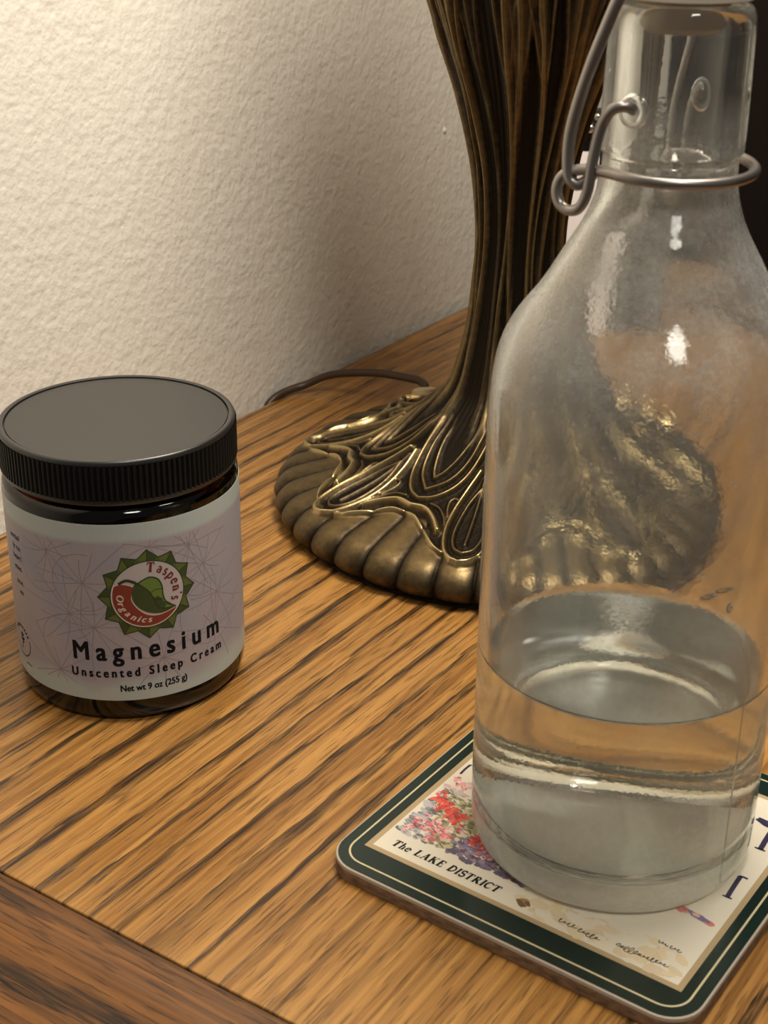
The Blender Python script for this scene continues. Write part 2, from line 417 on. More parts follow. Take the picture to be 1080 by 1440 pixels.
M['bulb'] = plain('frosted_bulb', (.8, .78, .74), .4)
for a in (math.radians(-62), math.radians(118)):
    d = np.array([math.cos(a), math.sin(a), -.25]); d /= np.linalg.norm(d)
    bpr = crom([(0, .060), (.010, .058), (.0185, .050), (.022, .038), (.0185, .026), (.013, .014), (.0125, 0)], 5)
    o = lathe('bulb', bpr, M['bulb'], lamp, 24); o.location = (.040*d[0], .040*d[1], .612)
    o.rotation_euler = Vector(d).to_track_quat('Z', 'Y').to_euler()
    o2 = lathe('socket', [(0, 0), (.014, 0), (.0145, .026), (.0128, .027), (0, .027)], M['brass'], lamp, 24); o2.location = (.012*d[0], .012*d[1], .612)
    o2.rotation_euler = o.rotation_euler
# cord with its bushing on the wall side of the foot
def L(*p): return (p[0]-LX, p[1]-LY, p[2])
M['cord'] = plain('brown_cord', (.050, .026, .014), .42)
M['bushing'] = plain('cream_bushing', (.55, .45, .25), .5)
cpath = [(-.3338, .5392, .0152), (-.3362, .5432, .0172), (-.3410, .5458, .0180), (-.3475, .5468, .0176), (-.3560, .5475, .0170), (-.3660, .5477, .0160), (-.3819, .5471, .0128), (-.3935, .5457, .0093), (-.4025, .5400, .0045), (-.4070, .5330, .0030), (-.4098, .5240, .0005), (-.4108, .5190, -.0060), (-.4108, .5160, -.0300), (-.4108, .5150, -.0600)]
tube('cord', crom([L(*q) for q in cpath], 8), .0019, M['cord'], lamp, 12)
bu = lathe('cord_bushing', [(0, .004), (.0035, .004), (.0058, .0030), (.0062, 0), (0, 0)], M['bushing'], lamp, 24)
bu.location = L(-.3338, .5392, .0142); bu.rotation_euler = (math.radians(-12), math.radians(-14), 0)

# ------------------------------------------------------------------ text helpers
def text_poly(body, size, bold=0.0, shear=0.0, spacing=1.0, align='CENTER'):
    cu = bpy.data.curves.new('t', 'FONT'); cu.body = body; cu.size = size; cu.offset = bold; cu.shear = shear
    cu.space_character = spacing; cu.align_x = align; cu.fill_mode = 'FRONT'; cu.resolution_u = 4
    o = bpy.data.objects.new('t', cu); COL.objects.link(o); bpy.context.view_layer.update()
    me = bpy.data.meshes.new_from_object(o.evaluated_get(bpy.context.evaluated_depsgraph_get()))
    V = [(v.co.x, v.co.y) for v in me.vertices]; F = [tuple(p.vertices) for p in me.polygons]
    bpy.data.objects.remove(o); bpy.data.curves.remove(cu); bpy.data.meshes.remove(me)
    return np.array(V).reshape(-1, 2), F
def fit_text(body, x0, x1, y, cap, bold=0.0, **kw):
    """text between x0..x1 with baseline y and capital height cap; bold overprints shifted copies"""
    V, F = text_poly(body, 1.0, align='LEFT', **kw)
    Hh, _ = text_poly('H', 1.0, align='LEFT'); ch = Hh[:, 1].max()
    sx = (x1-x0)/(V[:, 0].max()-V[:, 0].min())
    V = np.c_[x0+(V[:, 0]-V[:, 0].min())*sx, y+V[:, 1]*cap/ch]
    if bold <= 0: return V, F
    b = bold*cap/ch
    return join2d([(V+np.array([[dx*b, dy*b]]), F) for dx, dy in ((0, 0), (-1, 0), (1, 0), (-.7, .6), (.7, .6), (-.7, -.6), (.7, -.6), (-.5, 0), (.5, 0))])
def stroke_vf(poly, w):
    """flat ribbon along a 2D polyline; w scalar or list"""
    p = np.array(poly, float); n = len(p); w = np.broadcast_to(w, n)
    t = np.gradient(p, axis=0); t /= np.linalg.norm(t, axis=1)[:, None]+1e-12; nn = np.c_[-t[:, 1], t[:, 0]]
    V = np.concatenate([p+nn*w[:, None]/2, p-nn*w[:, None]/2]); F = [(k, n+k, n+k+1, k+1) for k in range(n-1)]
    return V, F
def join2d(items):
    V = []; F = []; o = 0
    for v, f in items:
        V.append(np.asarray(v, float)); F += [tuple(i+o for i in q) for q in f]; o += len(v)
    return np.concatenate(V), F
# small serif alphabet: (polyline, width) in a cell with cap height 1
TK, TN = .20, .075
def _arc(cx, cy, rx, ry, a0, a1, n=14): return [(cx+rx*math.cos(math.radians(a0+(a1-a0)*k/n)), cy+ry*math.sin(math.radians(a0+(a1-a0)*k/n))) for k in range(n+1)]
def _ser(x, y, w=.36): return ([(x-w/2, y), (x+w/2, y)], TN)
SER = {
 'T': ([([(.42, 0), (.42, 1)], TK), ([(.02, .96), (.82, .96)], .09), ([(.05, .97), (.05, .72)], TN), ([(.79, .97), (.79, .72)], TN), _ser(.42, .03)], .90),
 'L': ([([(.22, 0), (.22, 1)], TK), _ser(.22, .97), ([(.05, .04), (.74, .04)], .09), ([(.72, .04), (.72, .30)], TN)], .84),
 'A': ([([(.14, 0), (.44, 1)], TN), ([(.44, 1), (.78, 0)], TK), ([(.22, .33), (.64, .33)], TN), _ser(.14, .03, .3), _ser(.78, .03, .36)], 1.0),
 'K': ([([(.20, 0), (.20, 1)], TK), _ser(.20, .97), _ser(.20, .03), ([(.24, .42), (.72, .97)], TN), ([(.40, .58), (.80, .02)], TK), _ser(.80, .03, .3), _ser(.72, .97, .28)], 1.0),
 'E': ([([(.22, 0), (.22, 1)], TK), ([(.05, .96), (.70, .96)], .09), ([(.05, .04), (.74, .04)], .09), ([(.22, .52), (.56, .52)], TN), ([(.68, .97), (.68, .74)], TN), ([(.72, .03), (.72, .28)], TN), ([(.55, .62), (.55, .42)], TN)], .84),
 'D': ([([(.20, 0), (.20, 1)], TK), (_arc(.26, .5, .54, .46, 90, -90), .14), ([(.05, .96), (.3, .96)], TN), ([(.05, .04), (.3, .04)], TN)], .94),
 'I': ([([(.22, 0), (.22, 1)], TK), _ser(.22, .97), _ser(.22, .03)], .46),
 'S': ([(_arc(.34, .73, .24, .24, 35, 250, 10)+_arc(.36, .26, .26, .25, 80, -145, 10), .15), ([(.58, .97), (.57, .70)], TN), ([(.07, .03), (.08, .30)], TN)], .72),
 'R': ([([(.20, 0), (.20, 1)], TK), _ser(.20, .03), (_arc(.30, .74, .34, .23, 90, -90), .13), ([(.05, .96), (.34, .96)], TN), ([(.2, .50), (.34, .50)], TN), ([(.40, .50), (.78, .03)], TK), _ser(.80, .03, .24)], .94),
 'C': ([(_arc(.46, .5, .38, .46, 45, 315), [.08]+[.10+.08*math.sin(PI*k/13) for k in range(13)]+[.08]), ([(.78, .97), (.76, .68)], TN), ([(.78, .10), (.77, .28)], TN)], .90),
 'h': ([([(.18, 0), (.18, 1)], .17), ([(.04, .98), (.18, .98)], TN), _ser(.18, .03, .3), (_arc(.36, .40, .18, .22, 170, 0), .09), ([(.54, .42), (.54, 0)], .17), _ser(.54, .03, .3)], .74),
 'e': ([(_arc(.34, .31, .26, .29, 10, 320), .13), ([(.10, .36), (.58, .36)], .07)], .66),
 'a': ([(_arc(.26, .48, .18, .14, 160, 0), .10), ([(.45, .50), (.45, .10), (.54, .03)], .15), (_arc(.28, .18, .19, .16, 60, 360), .10)], .62),
 's': ([(_arc(.24, .46, .15, .15, 40, 250, 8)+_arc(.25, .17, .17, .16, 80, -145, 8), .12)], .50),
 'p': ([([(.16, -.28), (.16, .60)], .16), ([(.02, .58), (.16, .58)], TN), _ser(.16, -.26, .28), (_arc(.34, .30, .23, .28, 150, -150), .12)], .68),
 'n': ([([(.16, 0), (.16, .60)], .16), ([(.02, .58), (.16, .58)], TN), _ser(.16, .03, .28), (_arc(.34, .40, .18, .19, 170, 0), .09), ([(.52, .42), (.52, 0)], .16), _ser(.52, .03, .28)], .72),
 "'": ([([(.12, 1.0), (.07, .74)], [.16, .06])], .26), ' ': ([], .5),
}
def serif_text(body, x0, x1, y, cap, shear=0.0):
    items = []; x = 0
    for ch in body:
        st, adv = SER[ch]
        for poly, w in st: 
            v, f = stroke_vf(poly if len(poly) > 2 else [poly[0], ((poly[0][0]+poly[1][0])/2, (poly[0][1]+poly[1][1])/2), poly[1]] if np.isscalar(w) else poly, np.array(w)*1.4)
            v = v.copy(); v[:, 0] += x; items.append((v, f))
        x += adv+.06
    V, F = join2d(items); sx = (x1-x0)/x
    return np.c_[x0+V[:, 0]*sx+V[:, 1]*cap*shear, y+V[:, 1]*cap], F
def serif_glyphs(body, heavy=1.0):
    out = []
    for ch in body:
        st, adv = SER[ch]
        its = [stroke_vf(poly if len(poly) > 2 or not np.isscalar(w) else [poly[0], ((poly[0][0]+poly[1][0])/2, (poly[0][1]+poly[1][1])/2), poly[1]], np.array(w)*heavy) for poly, w in st]
        out.append((join2d(its), adv))
    return out

# ------------------------------------------------------------------ cream jar
JR = .0365
JW = W(-.0823, .4222)
jar = empty('cream_jar', (JW.x, JW.y, 0), 'short amber glass cream jar with black ribbed lid and lilac printed label', 'jar')
ta = NT('amber_glass')
M['amber'] = ta.done(ta.principled(Base_Color=(.045, .012, .003), Roughness=.04, IOR=1.5, Transmission_Weight=1.0))
body = crom([(0, .0032), (.024, .0028), (.0300, .0006), (.0330, .0003), (.0352, .0016), (.0363, .0045), (.0365, .009)], 5)
body = list(map(tuple, body))+[(.0365, .0685)]+list(map(tuple, crom([(.0365, .0690), (.0362, .0712), (.0350, .0726), (.0338, .0734), (.0335, .0745)], 5)))+[(.0335, .0850), (.0310, .0850), (.0310, .0740), (.0330, .0700), (.0330, .0090), (.0305, .0065), (0, .0062)]
lathe('glass_body', body, M['amber'], jar, 128)
M['cream'] = plain('cream_fill', (.16, .10, .06), .6)
lathe('cream_fill', [(0, .0664), (.0327, .0660), (.0328, .0095), (.0303, .0068), (0, .0066)], M['cream'], jar, 64)
# lid
tl = NT('black_satin_plastic'); cc = tl.coord()
M['lid'] = tl.done(tl.principled(Base_Color=(.014, .014, .014), Roughness=.33, Specular_IOR_Level=.75, Normal=tl.bump(tl.noise(cc, 2600, 2), .06, .0002)))
lidt = .0883
lp = [(0, lidt-.0005), (.0337, lidt-.0005), (.0338, lidt-.0012), (.0341, lidt-.0012), (.0342, lidt-.0002), (.0345, lidt), (.0354, lidt), (.0358, lidt-.0002), (.0361, lidt-.0007), (.0361, lidt-.0016)]
lid = lathe('lid', lp+[(.0357, lidt-.0017), (.0357, .0758), (.0362, .0757), (.0363, .0750), (.0360, .0743), (.0345, .0742), (.0342, .0748), (.0342, .0852), (0, .0852)], M['lid'], jar, 128)
NR = 132; V = []; F = []
for k in range(NR):
    for q, rr_ in ((0, .0357), (.28, .03645), (.62, .03645), (.9, .0357)):
        an = 2*PI*(k+q)/NR
        for z in (.0757, lidt-.0015): V.append((rr_*math.cos(an), rr_*math.sin(an), z))
m_ = NR*4
for k in range(m_):
    k2 = (k+1) % m_; F.append((2*k, 2*k2, 2*k2+1, 2*k+1))
obj('grip_ribs', V, F, plain('black_grip_plastic', (.006, .006, .006), .5, Specular_IOR_Level=.25), lid, kind='stuff')
# label
LC = math.radians(-45.6+8.3); DEG = JR*PI/180
def lab_mat():
    t = NT('label_print'); c = t.coord(); sp = t.n('ShaderNodeSeparateXYZ'); t.put(sp.inputs[0], c); z = sp.outputs[2]
    n = t.noise(c, 38, 2); n2 = t.noise(t.mapv(c, loc=(3, 1, 2)), 55, 3)
    lil = t.ramp(n, [(.32, (.30, .29, .335)), (.52, (.345, .305, .325)), (.72, (.27, .275, .345))])
    white = (.39, .435, .42)
    topb = t.ramp(t.math('MULTIPLY', t.math('SUBTRACT', z, .0620), 1/.0016), [(0, 0), (1, 1)])
    botz = t.math('ADD', z, t.math('MULTIPLY', t.math('SUBTRACT', n2, .5), .012))
    botb = t.ramp(t.math('MULTIPLY', t.math('SUBTRACT', .0175, botz), 1/.005), [(0, 0), (1, 1)])
    col = t.mix(t.math('MAXIMUM', topb, botb), lil, white)
    return t.done(t.principled(Base_Color=col, Roughness=.42, Specular_IOR_Level=.4))
th = np.linspace(-172, 172, 130); lab_V = []; lab_F = []
for j, (dr, z) in enumerate(((.00002, .0084), (.00013, .0084), (.00013, .0685), (.00002, .0685))):
    for a in th:
        an = LC+math.radians(a); lab_V.append(((JR+dr)*math.cos(an), (JR+dr)*math.sin(an), z))
n_ = len(th)
for j in range(3):
    for k in range(n_-1): lab_F.append((j*n_+k, j*n_+k+1, (j+1)*n_+k+1, (j+1)*n_+k))
label = obj('label', lab_V, lab_F, lab_mat(), jar, smooth=False)
TILT = math.radians(1.3)
def wrap(name, VF, lift, mat, tilt=True, **kw):
    """flat print (mm, label-centred) wrapped onto the jar; lift in 0.01 mm"""
    V, F = VF; out = []
    for x, y in V:
        if tilt: y = y+x*math.tan(TILT)
        an = LC+x*1e-3/JR; r = JR+.00013+lift*1e-5
        out.append((r*math.cos(an), r*math.sin(an), y*1e-3))
    o = obj(name, out, F, mat, label, **kw); return o
ink = plain('black_ink', (.006, .006, .009), .7, Specular_IOR_Level=.15); grey_ink = plain('grey_line_ink', (.22, .19, .215), .5)
maroon = plain('maroon_ink', (.14, .016, .015), .45); red_ink = plain('brick_red_ink', (.20, .030, .020), .45)
cream_ink = plain('cream_ink', (.60, .53, .46), .45); disc_ink = plain('pale_disc_ink', (.43, .39, .39), .45)
g_dark = plain('deep_green_ink', (.032, .058, .017), .45); g_mid = plain('leaf_green_ink', (.085, .115, .028), .45); g_lite = plain('bright_green_ink', (.115, .185, .034), .45); g_line = plain('outline_green_ink', (.018, .035, .012), .45)
dmm = .637
def D(deg): return (deg-8.3)*dmm
# network of thin lines behind the print
lines = []
r2 = random.Random(11)
nodes = [(D(-38), 17), (D(-22), 49), (D(-40), 58), (D(38), 50), (D(-18), 34), (D(30), 58), (D(46), 38), (D(10), 60.5), (D(-30), 38), (D(44), 26), (D(14), 22)]
for nx_, ny_ in nodes:
    for k in range(11):
        a = 2*PI*k/11+r2.uniform(-.2, .2); ln = r2.uniform(7, 19)
        x1, y1 = nx_+ln*math.cos(a), ny_+ln*math.sin(a)
        bend = r2.uniform(-.7, .7)
        pts = [(nx_+(x1-nx_)*t-math.sin(a)*bend*4*t*(1-t), ny_+(y1-ny_)*t+math.cos(a)*bend*4*t*(1-t)) for t in np.linspace(0, 1, 12)]
        pts = [q for q in pts if 13 < q[1] < 62.5]
        if len(pts) > 2: lines.append(stroke_vf(pts, .22))
for cx_, cy_, rr_ in ((D(-22), 49, 10), (D(38), 50, 11), (D(-30), 27, 11), (D(42), 33, 12), (D(-45), 52, 9)):
    pts = [q for q in _arc(cx_, cy_, rr_, rr_*.95, r2.uniform(0, 180), r2.uniform(250, 380), 30) if 13 < q[1] < 62.5]
    if len(pts) > 2: lines.append(stroke_vf(pts, .22))
wrap('network_lines', join2d(lines), 1, grey_ink, tilt=False, kind='stuff')
# lettering
wrap('title_lettering', fit_text('Magnesium', D(-29.4), D(45.9), 23.1, 6.2, bold=.030, spacing=1.55), 4, ink)
wrap('subtitle_lettering', fit_text('Unscented Sleep Cream', D(-31.2), D(47.3), 17.1, 2.9, bold=.040, spacing=1.55), 4, ink)
wrap('weight_lettering', fit_text('Net wt 9 oz (255 g)', D(-7.6), D(25.1), 11.9, 2.15, bold=.034), 4, ink)
for k, (tx, zz, wd_) in enumerate((('ential', 57.4, 6.0), ('ly to', 53.9, 5.0), ('heart', 50.5, 5.2), ('etes.', 46.8, 5.0), ('nce.', 41.9, 4.4), ('es', 38.4, 2.2))):
    wrap('side_lettering', fit_text(tx, D(-60)-wd_-(.8 if k > 4 else 0), D(-60)-(.8 if k > 4 else 0), zz-.8, 1.75, bold=.012), 4, ink, tilt=False)
# small round stamp at the left edge
sx_, sy_ = D(-69), 19.6
st = [stroke_vf(_arc(sx_, sy_, 5.6, 5.2, -150, 20, 30), .32)]
st += [stroke_vf([(sx_-.4, sy_-3), (sx_+.2, sy_-.5), (sx_+.4, sy_+2.4)], .4)]
for dx, dy in ((1.4, 2.6), (1.8, 1.2), (1.3, .1), (.2, 3.2), (-.9, 2.4), (-1.2, .9)): st.append(stroke_vf([(sx_+.2, sy_+dy-1.0), (sx_+dx*.6, sy_+dy-.3), (sx_+dx, sy_+dy)], [.25, .8, .2]))
for a in range(35, 150, 14): st.append(stroke_vf([(sx_+5.0*math.cos(math.radians(a)), sy_+4.7*math.sin(math.radians(a))), (sx_+5.5*math.cos(math.radians(a)), sy_+5.2*math.sin(math.radians(a))), (sx_+6.0*math.cos(math.radians(a)), sy_+5.7*math.sin(math.radians(a)))], .75))
for k in range(4): st.append(stroke_vf([(sx_+2.0+k*.9, sy_-7.4+.1*k), (sx_+2.3+k*.9, sy_-6.9), (sx_+2.6+k*.9, sy_-7.3)], .35))
wrap('round_stamp', join2d(st), 4, ink, tilt=False)
def tri_poly(pts):
    """triangulate a simple polygon with extra subdivision so that it wraps well"""
    bm = bmesh.new(); f = bm.faces.new([bm.verts.new((x, y, 0)) for x, y in pts]); bmesh.ops.triangulate(bm, faces=[f])
    bmesh.ops.subdivide_edges(bm, edges=[e for e in bm.edges if e.calc_length() > 3], cuts=2, use_grid_fill=True)
    bmesh.ops.triangulate(bm, faces=bm.faces[:]); bm.normal_update()
    for fc in bm.faces:
        if fc.normal.z < 0: fc.normal_flip()
    bm.verts.index_update(); V = [(v.co.x, v.co.y) for v in bm.verts]; F = [tuple(v.index for v in fc.verts) for fc in bm.faces]; bm.free()
    return V, F
# seal
SC = (0.0, 44.7)
def seal(p): return [(SC[0]+x, SC[1]+y) for x, y in p]
for k in range(12):
    a = math.radians(90-2+30*k); ca, sa = math.cos(a), math.sin(a)
    def rot(p): return [(SC[0]+x*ca-y*sa, SC[1]+x*sa+y*ca) for x, y in p]
    full = [(9.5, -3.7), (11.6, -3.9), (13.2, -2.1), (15.1, .2), (13.0, 2.3), (11.6, 3.9), (9.5, 3.7)]
    half = [(9.5, .2), (14.5, .25), (12.8, 2.0), (11.5, 3.5), (9.5, 3.4)]
    other = [(9.5, -3.4), (11.5, -3.5), (13.0, -1.9), (14.5, .0), (9.5, -.1)]
    lf = wrap('seal_leaf', tri_poly(rot(full)), 6, g_line)
    A_, B_ = tri_poly(rot(half)), tri_poly(rot(other)); o = wrap('seal_leaf', join2d([A_, B_]), 10, g_mid)
    o.data.materials.append(g_dark); nA = len(A_[1])
    for q in range(nA, len(o.data.polygons)): o.data.polygons[q].material_index = 1
def disc(rad, n=64): 
    rings = [(0, 0)]; V = [(SC[0], SC[1])]; F = []
    for q in range(1, 6):
        V += [(SC[0]+rad*q/5*math.cos(2*PI*k/n), SC[1]+rad*q/5*math.sin(2*PI*k/n)) for k in range(n)]
    for k in range(n): F.append((0, 1+k, 1+(k+1) % n))
    for q in range(4):
        for k in range(n): F.append((1+q*n+k, 1+(q+1)*n+k, 1+(q+1)*n+(k+1) % n, 1+q*n+(k+1) % n))
    return V, F
wrap('seal_disc', disc(11.35), 14, g_line); wrap('seal_disc', disc(11.0), 17, disc_ink)
inner = crom([(-9.4, 4.3), (-7.2, 4.6), (-4.5, 3.6), (-4.3, 2.4), (-5.0, -.5), (-3.6, -3.6), (-.6, -6.4), (3.4, -7.2), (8.6, -5.9)], 6)
arc_o = _arc(0, 0, 10.9, 10.9, -33, -202, 36)
wrap('seal_crescent', tri_poly(seal([tuple(q) for q in inner]+arc_o)), 20, cream_ink)
inner2 = inner+np.array([[-.12, -.28]]); arc_i = _arc(0, 0, 10.55, 10.55, -35, -201, 36)
wrap('seal_crescent', tri_poly(seal([tuple(q) for q in inner2[1:-1]]+arc_i)), 23, red_ink)
lo = crom([(-2.8, 4.3), (-4.3, 3.3), (-4.8, -.4), (-3.3, -3.6), (-.2, -6.0), (4.0, -6.9), (8.3, -5.8)], 6)
midr = crom([(8.3, -5.8), (4.6, -5.5), (2.6, -4.3), (1.6, -1.6), (.2, 1.2), (-2.8, 4.3)], 6)
hi_ = crom([(-2.8, 4.3), (-1.2, 5.2), (.9, 5.8), (3.2, 4.6), (4.3, 2.0), (4.5, -1.2), (5.6, -4.1), (8.3, -5.8)], 6)
wrap('seal_emblem', tri_poly(seal([tuple(q) for q in lo]+[tuple(q) for q in midr[1:-1]])), 26, g_dark)
wrap('seal_emblem', tri_poly(seal([tuple(q) for q in hi_]+[tuple(q) for q in midr[1:-1]])), 26, g_lite)
wrap('seal_emblem', join2d([stroke_vf(seal([tuple(q) for q in hi_]), .4), stroke_vf(seal([tuple(q) for q in midr]), .3), stroke_vf(seal([tuple(q) for q in crom([(-8.5, 4.6), (-6.4, 5.6), (-4.4, 5.0), (-3.0, 4.0)], 6)]), .9), stroke_vf(seal([(.6, .5), (2.2, 1.4), (4.1, 1.2)]), .22), stroke_vf(seal([(1.9, -2.4), (3.2, -2.0), (4.5, -2.4)]), .22)]), 29, g_line)
# lettering on arcs
items = []; gl = serif_glyphs("Taspen's", 1.45); tot = sum(a for _, a in gl)-.1; A0, A1 = 93, -24; x = 0; Rr = 7.6; cap = 3.3
for (v, f), adv in gl:
    ang = math.radians(A0+(A1-A0)*(x+adv/2)/tot); x += adv; ce, se = math.cos(ang), math.sin(ang)
    v = np.array(v); lx = (v[:, 0]-adv/2)*2.75; ly = Rr+v[:, 1]*cap*.95
    items.append((np.c_[SC[0]+ly*ce+lx*se, SC[1]+ly*se-lx*ce], f))
wrap('seal_lettering', join2d(items), 22, maroon)
items = []; wds = dict(O=.95, r=.55, g=.8, a=.78, n=.8, i=.42, c=.7, s=.66); tot = sum(wds[c] for c in 'Organics'); x = 0
for ch in 'Organics':
    v, f = text_poly(ch, 3.0, shear=.25); v, f = join2d([(v, f), (v+np.array([[.10, 0]]), f), (v+np.array([[-.10, .05]]), f)]); adv = wds[ch]
    ang = math.radians(172+(276-172)*(x+adv/2)/tot); x += adv; ce, se = math.cos(ang), math.sin(ang)
    ly = 9.35-v[:, 1]; lx = v[:, 0]
    items.append((np.c_[SC[0]+ly*ce-lx*se, SC[1]+ly*se+lx*ce], f))
wrap('seal_lettering', join2d(items), 27, cream_ink)

# ------------------------------------------------------------------ coaster
CT = .005
CO = (-.1804, .2657); CA = math.radians(-1.9)
coaster = empty('coaster', (CO[0], CO[1], 0), 'square green-bordered coaster printed with flowers and lettering under the glass bottle', 'coaster', CA)
def mmp(poly): return [(x*1e-3, y*1e-3) for x, y in poly]
tc = NT('cork_edge'); c_ = tc.coord()
M['cork'] = tc.done(tc.principled(Base_Color=tc.ramp(tc.noise(tc.mapv(c_, (300, 300, 900)), 1, 3), [(.3, (.10, .055, .028)), (.7, (.26, .16, .09))]), Roughness=.8))
M['green'] = plain('dark_green_gloss', (.006, .019, .015), .25, Coat_Weight=.1, Coat_Roughness=.1)
OUT = (-6.6, -10.4, 99.4, 95.6)
prism('cork_base', mmp(rounded_rect(*OUT, 9.5)), 0, CT-.0016, M['cork'], coaster, bev=.0004)
M['board_edge'] = plain('pale_board_edge', (.42, .36, .29), .6)
prism('board', mmp(rounded_rect(*OUT, 9.5)), CT-.0016, CT-.0002, M['board_edge'], coaster, bev=.0003)
g = prism('border', mmp(rounded_rect(OUT[0]+.6, OUT[1]+.6, OUT[2]-.6, OUT[3]-.6, 9.0)), CT-.0003, CT, M['green'], coaster)
gold = plain('pale_gold_line', (.58, .50, .30), .4)
gp = rounded_rect(OUT[0]+3.6, OUT[1]+3.7, OUT[2]-3.6, OUT[3]-3.7, 6.2)
def cprint(name, VF, lift, mat, parent=coaster, **kw):
    V, F = VF; return obj(name, [(x*1e-3, y*1e-3, CT+lift*1e-5) for x, y in V], F, mat, parent, **kw)
gpc = gp+[gp[0], gp[1]]
cprint('gold_line', stroke_vf(gpc, .55), 1.5, gold)
tan = plain('tan_mount', (.42, .31, .17), .45); paper = plain('ivory_print_paper', (.74, .68, .56), .35, Coat_Weight=.15)
cprint('mount', ([(0, 0), (93, 0), (93, 85), (0, 85)], [(0, 1, 2, 3)]), 1.5, tan)
cprint('print_panel', ([(1.7, 1.6), (91.4, 1.6), (91.4, 83.4), (1.7, 83.4)], [(0, 1, 2, 3)]), 3, paper)
navy = plain('navy_print_ink', (.025, .020, .060), .4); soft_ink = plain('soft_black_ink', (.014, .013, .012), .6, Specular_IOR_Level=.2)
cprint('caption_lettering', serif_text('The LAKE DISTRICT', 5.6, 39.2, 4.3, 2.75, shear=.18), 8, soft_ink)
# big letters half hidden by the bottle
def glyph_big(ch, x, y, hh, rot=0, wsc=.8):
    (v, f), adv = serif_glyphs(ch)[0]; v = np.array(v)*np.array([hh*wsc, hh]); ca, sa = math.cos(rot), math.sin(rot)
    return np.c_[x+v[:, 0]*ca-v[:, 1]*sa, y+v[:, 0]*sa+v[:, 1]*ca], f
for grp in ([([(3.3, 42.5), (3.1, 45.2), (3.2, 48.0)], .75), ([(3.2, 47.8), (4.2, 48.4), (5.4, 48.3)], .5)],
            [([(87.9, 38.0), (87.6, 43), (87.4, 47.9)], 1.3), ([(87.2, 47.8), (88.3, 48.0), (89.4, 47.9)], .7), ([(86.6, 38.1), (87.9, 38.0), (89.2, 38.1)], .6)],
            [([(87.2, 61.3), (86.9, 65), (86.6, 70)], 1.5), ([(85.6, 61.5), (87, 61.4), (88.6, 61.5)], .6)],
            [([(81, 73.4), (84, 72.6), (89, 72.0)], [.7, 1.8, 1.6]), ([(81.4, 74.2), (84.5, 74.0), (89.5, 73.4)], .9)]):
    cprint('large_letter', join2d([stroke_vf(*q) for q in grp]), 8, navy)
# signature-like script along the lower edge
def scribble(x0, y0, x1, y1, amp, loops, seed):
    rs = random.Random(seed); pts = []
    n = loops*10
    for k in range(n+1):
        t = k/n; pts.append((x0+(x1-x0)*t+.55*amp*math.sin(t*loops*2*PI+1), y0+(y1-y0)*t+amp*math.sin(t*loops*2*PI)*(.6+.4*math.sin(t*9+seed))))
    return stroke_vf(pts, .24)
sig = [scribble(57, 5.0, 62, 4.9, .8, 4, 1), scribble(62.8, 4.6, 68.6, 4.4, 1.0, 5, 2), scribble(73, 5.6, 80, 5.6, 1.3, 6, 3), scribble(80, 5.6, 86.5, 6.0, .8, 6, 4), scribble(80.8, 12.8, 83.5, 12.6, .5, 3, 5), scribble(84, 12.6, 87, 12.5, .6, 3, 6)]
cprint('script_lettering', join2d(sig), 8, soft_ink)
# flowers and hedge: layered dabs of print
def vcol_mat():
    t = NT('colour_print'); a = t.n('ShaderNodeAttribute', attribute_name='dab').outputs['Color']
    return t.done(t.principled(Base_Color=a, Roughness=.38))
VM = vcol_mat()
def dabs(name, lst, lift0):
    V = []; F = []; Cc = []
    for i, (x, y, r, asp, rot, col) in enumerate(lst):
        n = 7; o = len(V); lift = lift0+(i/len(lst))*3
        for k in range(n):
            a = 2*PI*k/n; q = r*(.75+.5*random.random()); px, py = q*math.cos(a)*asp, q*math.sin(a)
            V.append(((x+px*math.cos(rot)-py*math.sin(rot))*1e-3, (y+px*math.sin(rot)+py*math.cos(rot))*1e-3, CT+lift*1e-5))
        F.append(tuple(range(o, o+n))); Cc.append(col)
    ob = obj(name, V, F, VM, coaster, kind='stuff')
    at = ob.data.color_attributes.new('dab', 'FLOAT_COLOR', 'CORNER'); buf = []
    for f, c in zip(F, Cc): buf += list((*c, 1))*len(f)
    at.data.foreach_set('color', buf)
def pic_in(x, y): return 3.2 < x < 60 and y > 10.6 and (y < 36 or x > 7) and y < 52-.2*x
lst = []
R_ = random.Random(5)
OLV = [(.42, .38, .20), (.52, .47, .28), (.34, .33, .18), (.60, .54, .36), (.24, .23, .13)]
GRB = [(.30, .32, .33), (.22, .26, .25), (.42, .43, .42), (.14, .15, .16), (.50, .46, .48)]
PNK = [(.72, .20, .22), (.78, .36, .36), (.62, .12, .16), (.80, .50, .48)]
RED = [(.70, .075, .06), (.78, .13, .09), (.60, .05, .05)]
PUR = [(.22, .17, .27), (.30, .24, .34), (.12, .10, .15)]
while len(lst) < 900:
    x, y = R_.uniform(3, 46), R_.uniform(10.4, 41)
    if not pic_in(x, y): continue
    if y > 33: pal = [(.74, .66, .54), (.70, .60, .52), (.62, .40, .38), (.78, .70, .62), (.55, .50, .50)]
    elif x+(.4*y) < 17: pal = GRB
    elif x > 19 and y < 19: pal = PUR
    else: pal = OLV
    lst.append((x, y, R_.uniform(.45, 1.1), R_.uniform(1, 2.0), R_.uniform(-.9, .3), R_.choice(pal)))
